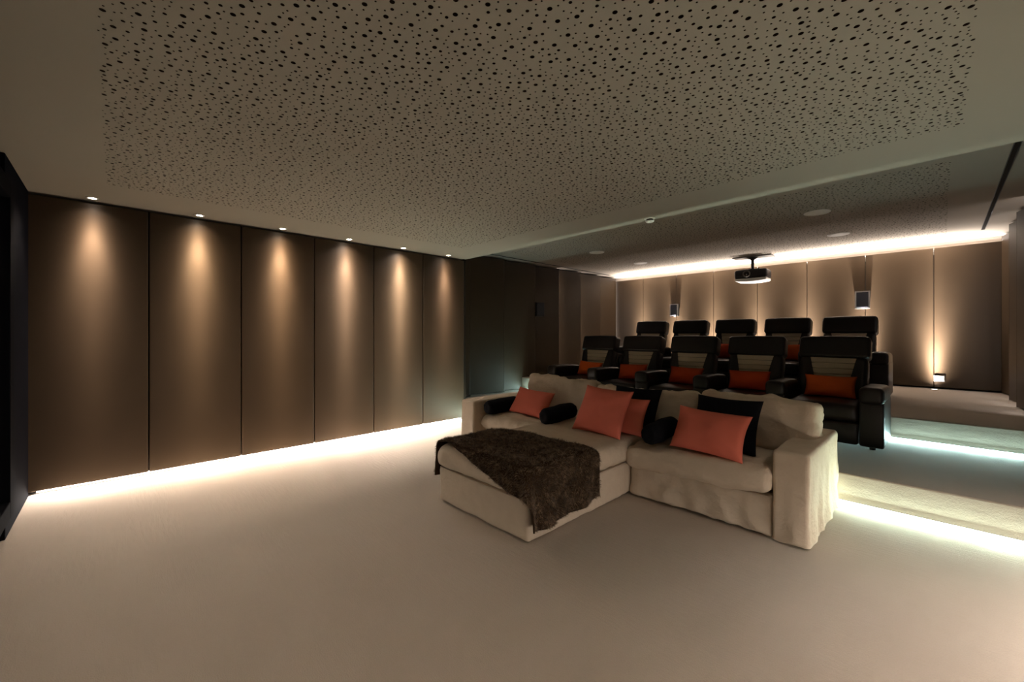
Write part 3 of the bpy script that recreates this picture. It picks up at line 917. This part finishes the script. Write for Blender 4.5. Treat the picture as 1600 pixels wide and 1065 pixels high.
pillow('throw_pillow', 0.52, 0.44, 0.14, (-1.23, 3.52, 0.50), -4, 20, 0, M['velvet'], 'black pillow behind the coral pillow on the right seat', seed=6, group=G)

def bolster(p0, p1, rad, label, seed):
    a, b = Vector(p0), Vector(p1)
    L_ = (b - a).length
    prof = [(0.0, 0.012), (rad * 0.25, 0.004), (rad * 0.55, 0.0), (rad * 0.85, 0.014), (rad, 0.045)] + \
           [(rad * (1 + 0.06 * math.sin(math.pi * t)), 0.045 + (L_ - 0.09) * t) for t in [i / 10 for i in range(1, 10)]] + \
           [(rad, L_ - 0.045), (rad * 0.85, L_ - 0.014), (rad * 0.55, L_), (rad * 0.25, L_ - 0.004), (0.0, L_ - 0.012)]
    o = lathe('bolster', prof, M['velvet'], n=32)
    for v in o.data.vertices:
        f = 1 + 0.08 * N3(v.co, 9, seed) + 0.04 * math.sin(9 * math.atan2(v.co.y, v.co.x)) * (1 if v.co.z < 0.03 or v.co.z > L_ - 0.03 else 0.25)
        v.co.x *= f; v.co.y *= f * 0.94
    o.rotation_mode = 'QUATERNION'
    o.rotation_quaternion = (b - a).to_track_quat('Z', 'X')
    o.location = a
    return tag(o, label, 'bolster', 'black bolsters on the sofa')
bolster((-3.78, 3.22, 0.55), (-3.83, 3.76, 0.555), 0.085, 'black bolster lying along the left sofa arm', 1)
bolster((-2.83, 3.17, 0.585), (-2.86, 3.70, 0.59), 0.085, 'black bolster between the left coral pillow and the middle pillows', 2)
bolster((-1.70, 3.22, 0.585), (-1.74, 3.76, 0.59), 0.085, 'black bolster half hidden by the right coral pillow', 3)

# ------------------------------------------------------------------ fur throw over the chaise end
CX0, CX1, CY0 = -3.03, -1.925, 1.99
ZT = 0.508
def drape(xp, yp):
    """unfolded cloth coordinates -> (position, normal)"""
    a = xp - (CX1 - 0.03); b = (CY0 + 0.03) - yp; l = (CX0 + 0.03) - xp
    rr = 0.045
    wv = 0.010 * N3((xp, yp, 0), 7, 3) + 0.006 * N3((xp, yp, 0), 15, 5)
    def roll(d):
        # arc over a rounded edge then straight down: returns (out, drop, angle)
        arc = rr * math.pi / 2
        if d < arc:
            t = d / rr
            return rr * math.sin(t), rr * (1 - math.cos(t)), t
        return rr + 0.0, rr + (d - arc), math.pi / 2
    top = ZT + wv + 0.022 * max(0, 1 - ((xp + 2.477) / 0.55) ** 2) ** 0.5 * (1 if -3.0 < xp < -1.95 else 0) * 0.9
    xe, ye = CX1 - 0.03, CY0 + 0.03
    if l > 0 and b <= 0:
        o_, d_, t = roll(l)
        return Vector((CX0 + 0.03 - o_ - 0.012 - 0.05 * min(d_, .3) * (1 + 8 * wv), yp, ZT - d_ + wv * math.cos(t)))
    if l > 0 and b > 0:
        q = math.hypot(l, b); th = math.atan2(b, l); o_, d_, t = roll(q)
        return Vector((CX0 + 0.03 - (o_ + 0.012 + 0.06 * d_) * math.cos(th), ye - (o_ + 0.012 + 0.06 * d_) * math.sin(th), ZT - d_))
    if a > 0 and b <= 0:
        o_, d_, t = roll(a)
        fl = 0.012 + 0.035 * d_ + 0.035 * d_ / 0.4 * math.sin(yp * 15 + 1.0) + wv * math.sin(t)
        return Vector((xe + o_ + max(fl, 0.012), yp, ZT - d_ + wv * math.cos(t)))
    if b > 0 and a <= 0:
        o_, d_, t = roll(b)
        return Vector((xp, ye - o_ - 0.014 - 0.03 * d_ - abs(wv) * math.sin(t), ZT - d_ + wv * math.cos(t)))
    if a > 0 and b > 0:
        q = math.hypot(a, b); th = math.atan2(b, a); o_, d_, t = roll(q)
        out = o_ + 0.014 + 0.32 * d_ * math.sin(2 * th) ** 2 * 0.8 + 0.03 * d_
        return Vector((xe + out * math.cos(th), ye - out * math.sin(th), ZT - d_))
    return Vector((xp, yp, top))

def near_edge(x):
    pts = [(-3.35, 2.02), (-3.03, 2.03), (-2.85, 2.035), (-2.67, 2.00), (-2.35, 1.92), (-2.08, 1.835), (-1.95, 1.82), (-1.80, 1.87), (-1.50, 1.93)]
    for (x0, y0), (x1, y1) in zip(pts, pts[1:]):
        if x <= x1: return y0 + (y1 - y0) * (x - x0) / (x1 - x0)
    return pts[-1][1]
def far_edge(x):
    return 2.66 + (x + 3.3) * 0.085 + 0.012 * math.sin(x * 9)
def throw_pt(s, t):
    x = -3.33 + s * (1.78)
    x += 0.03 * (math.sin(t * 5) * (s - 0.5))
    return drape(x, near_edge(x) + (far_edge(x) - near_edge(x)) * t)
NS, NT = 150, 84
tv, tf = [], []
for j in range(NT + 1):
    for i in range(NS + 1):
        tv.append(throw_pt(i / NS, j / NT))
for j in range(NT):
    for i in range(NS):
        a = j * (NS + 1) + i
        tf.append((a, a + 1, a + NS + 2, a + NS + 1))
me = me_from(tv, tf)
throw = empty('fur_throw', (-2.47, 2.3, 0.5), 0, 'dark brown fur throw draped over the end of the chaise', 'throw')
tb = link('backing', me, M['throw'], throw, loc=(2.47, -2.3, -0.5))
so = tb.modifiers.new('thick', 'SOLIDIFY'); so.thickness = 0.012; so.offset = 0.0
# pile: short blades as real geometry
me.calc_loop_triangles()
nrm = [v.normal.copy() for v in me.vertices]
rng = random.Random(3)
bv, bf = [], []
for q in range(52000):
    i, j = rng.randrange(NS), rng.randrange(NT)
    a = j * (NS + 1) + i
    fu, fv = rng.random(), rng.random()
    P0 = tv[a] * (1 - fu) * (1 - fv) + tv[a + 1] * fu * (1 - fv) + tv[a + NS + 1] * (1 - fu) * fv + tv[a + NS + 2] * fu * fv
    n = nrm[a]
    if n.z < -0.2: n = -n
    tuft = Vector((N3(P0, 14, 1), N3(P0, 14, 8), N3(P0, 14, 15) - 0.35))
    d = (n + tuft * 1.3 + Vector((rng.uniform(-.4, .4), rng.uniform(-.4, .4), rng.uniform(-.3, .2)))).normalized()
    if d.dot(n) < 0.15: d = (d + n * 0.5).normalized()
    ln = rng.uniform(0.014, 0.030)
    sd_ = d.cross(Vector((rng.uniform(-1, 1), rng.uniform(-1, 1), rng.uniform(-1, 1)))).normalized() * 0.0016
    b0 = len(bv)
    P1 = P0 + n * 0.004
    bv += [P1 - sd_, P1 + sd_, P1 + d * ln]
    bf.append((b0, b0 + 1, b0 + 2))
tag(link('fur_pile', me_from(bv, bf), M['fur'], throw, loc=(2.47, -2.3, -0.5)), kind='stuff')
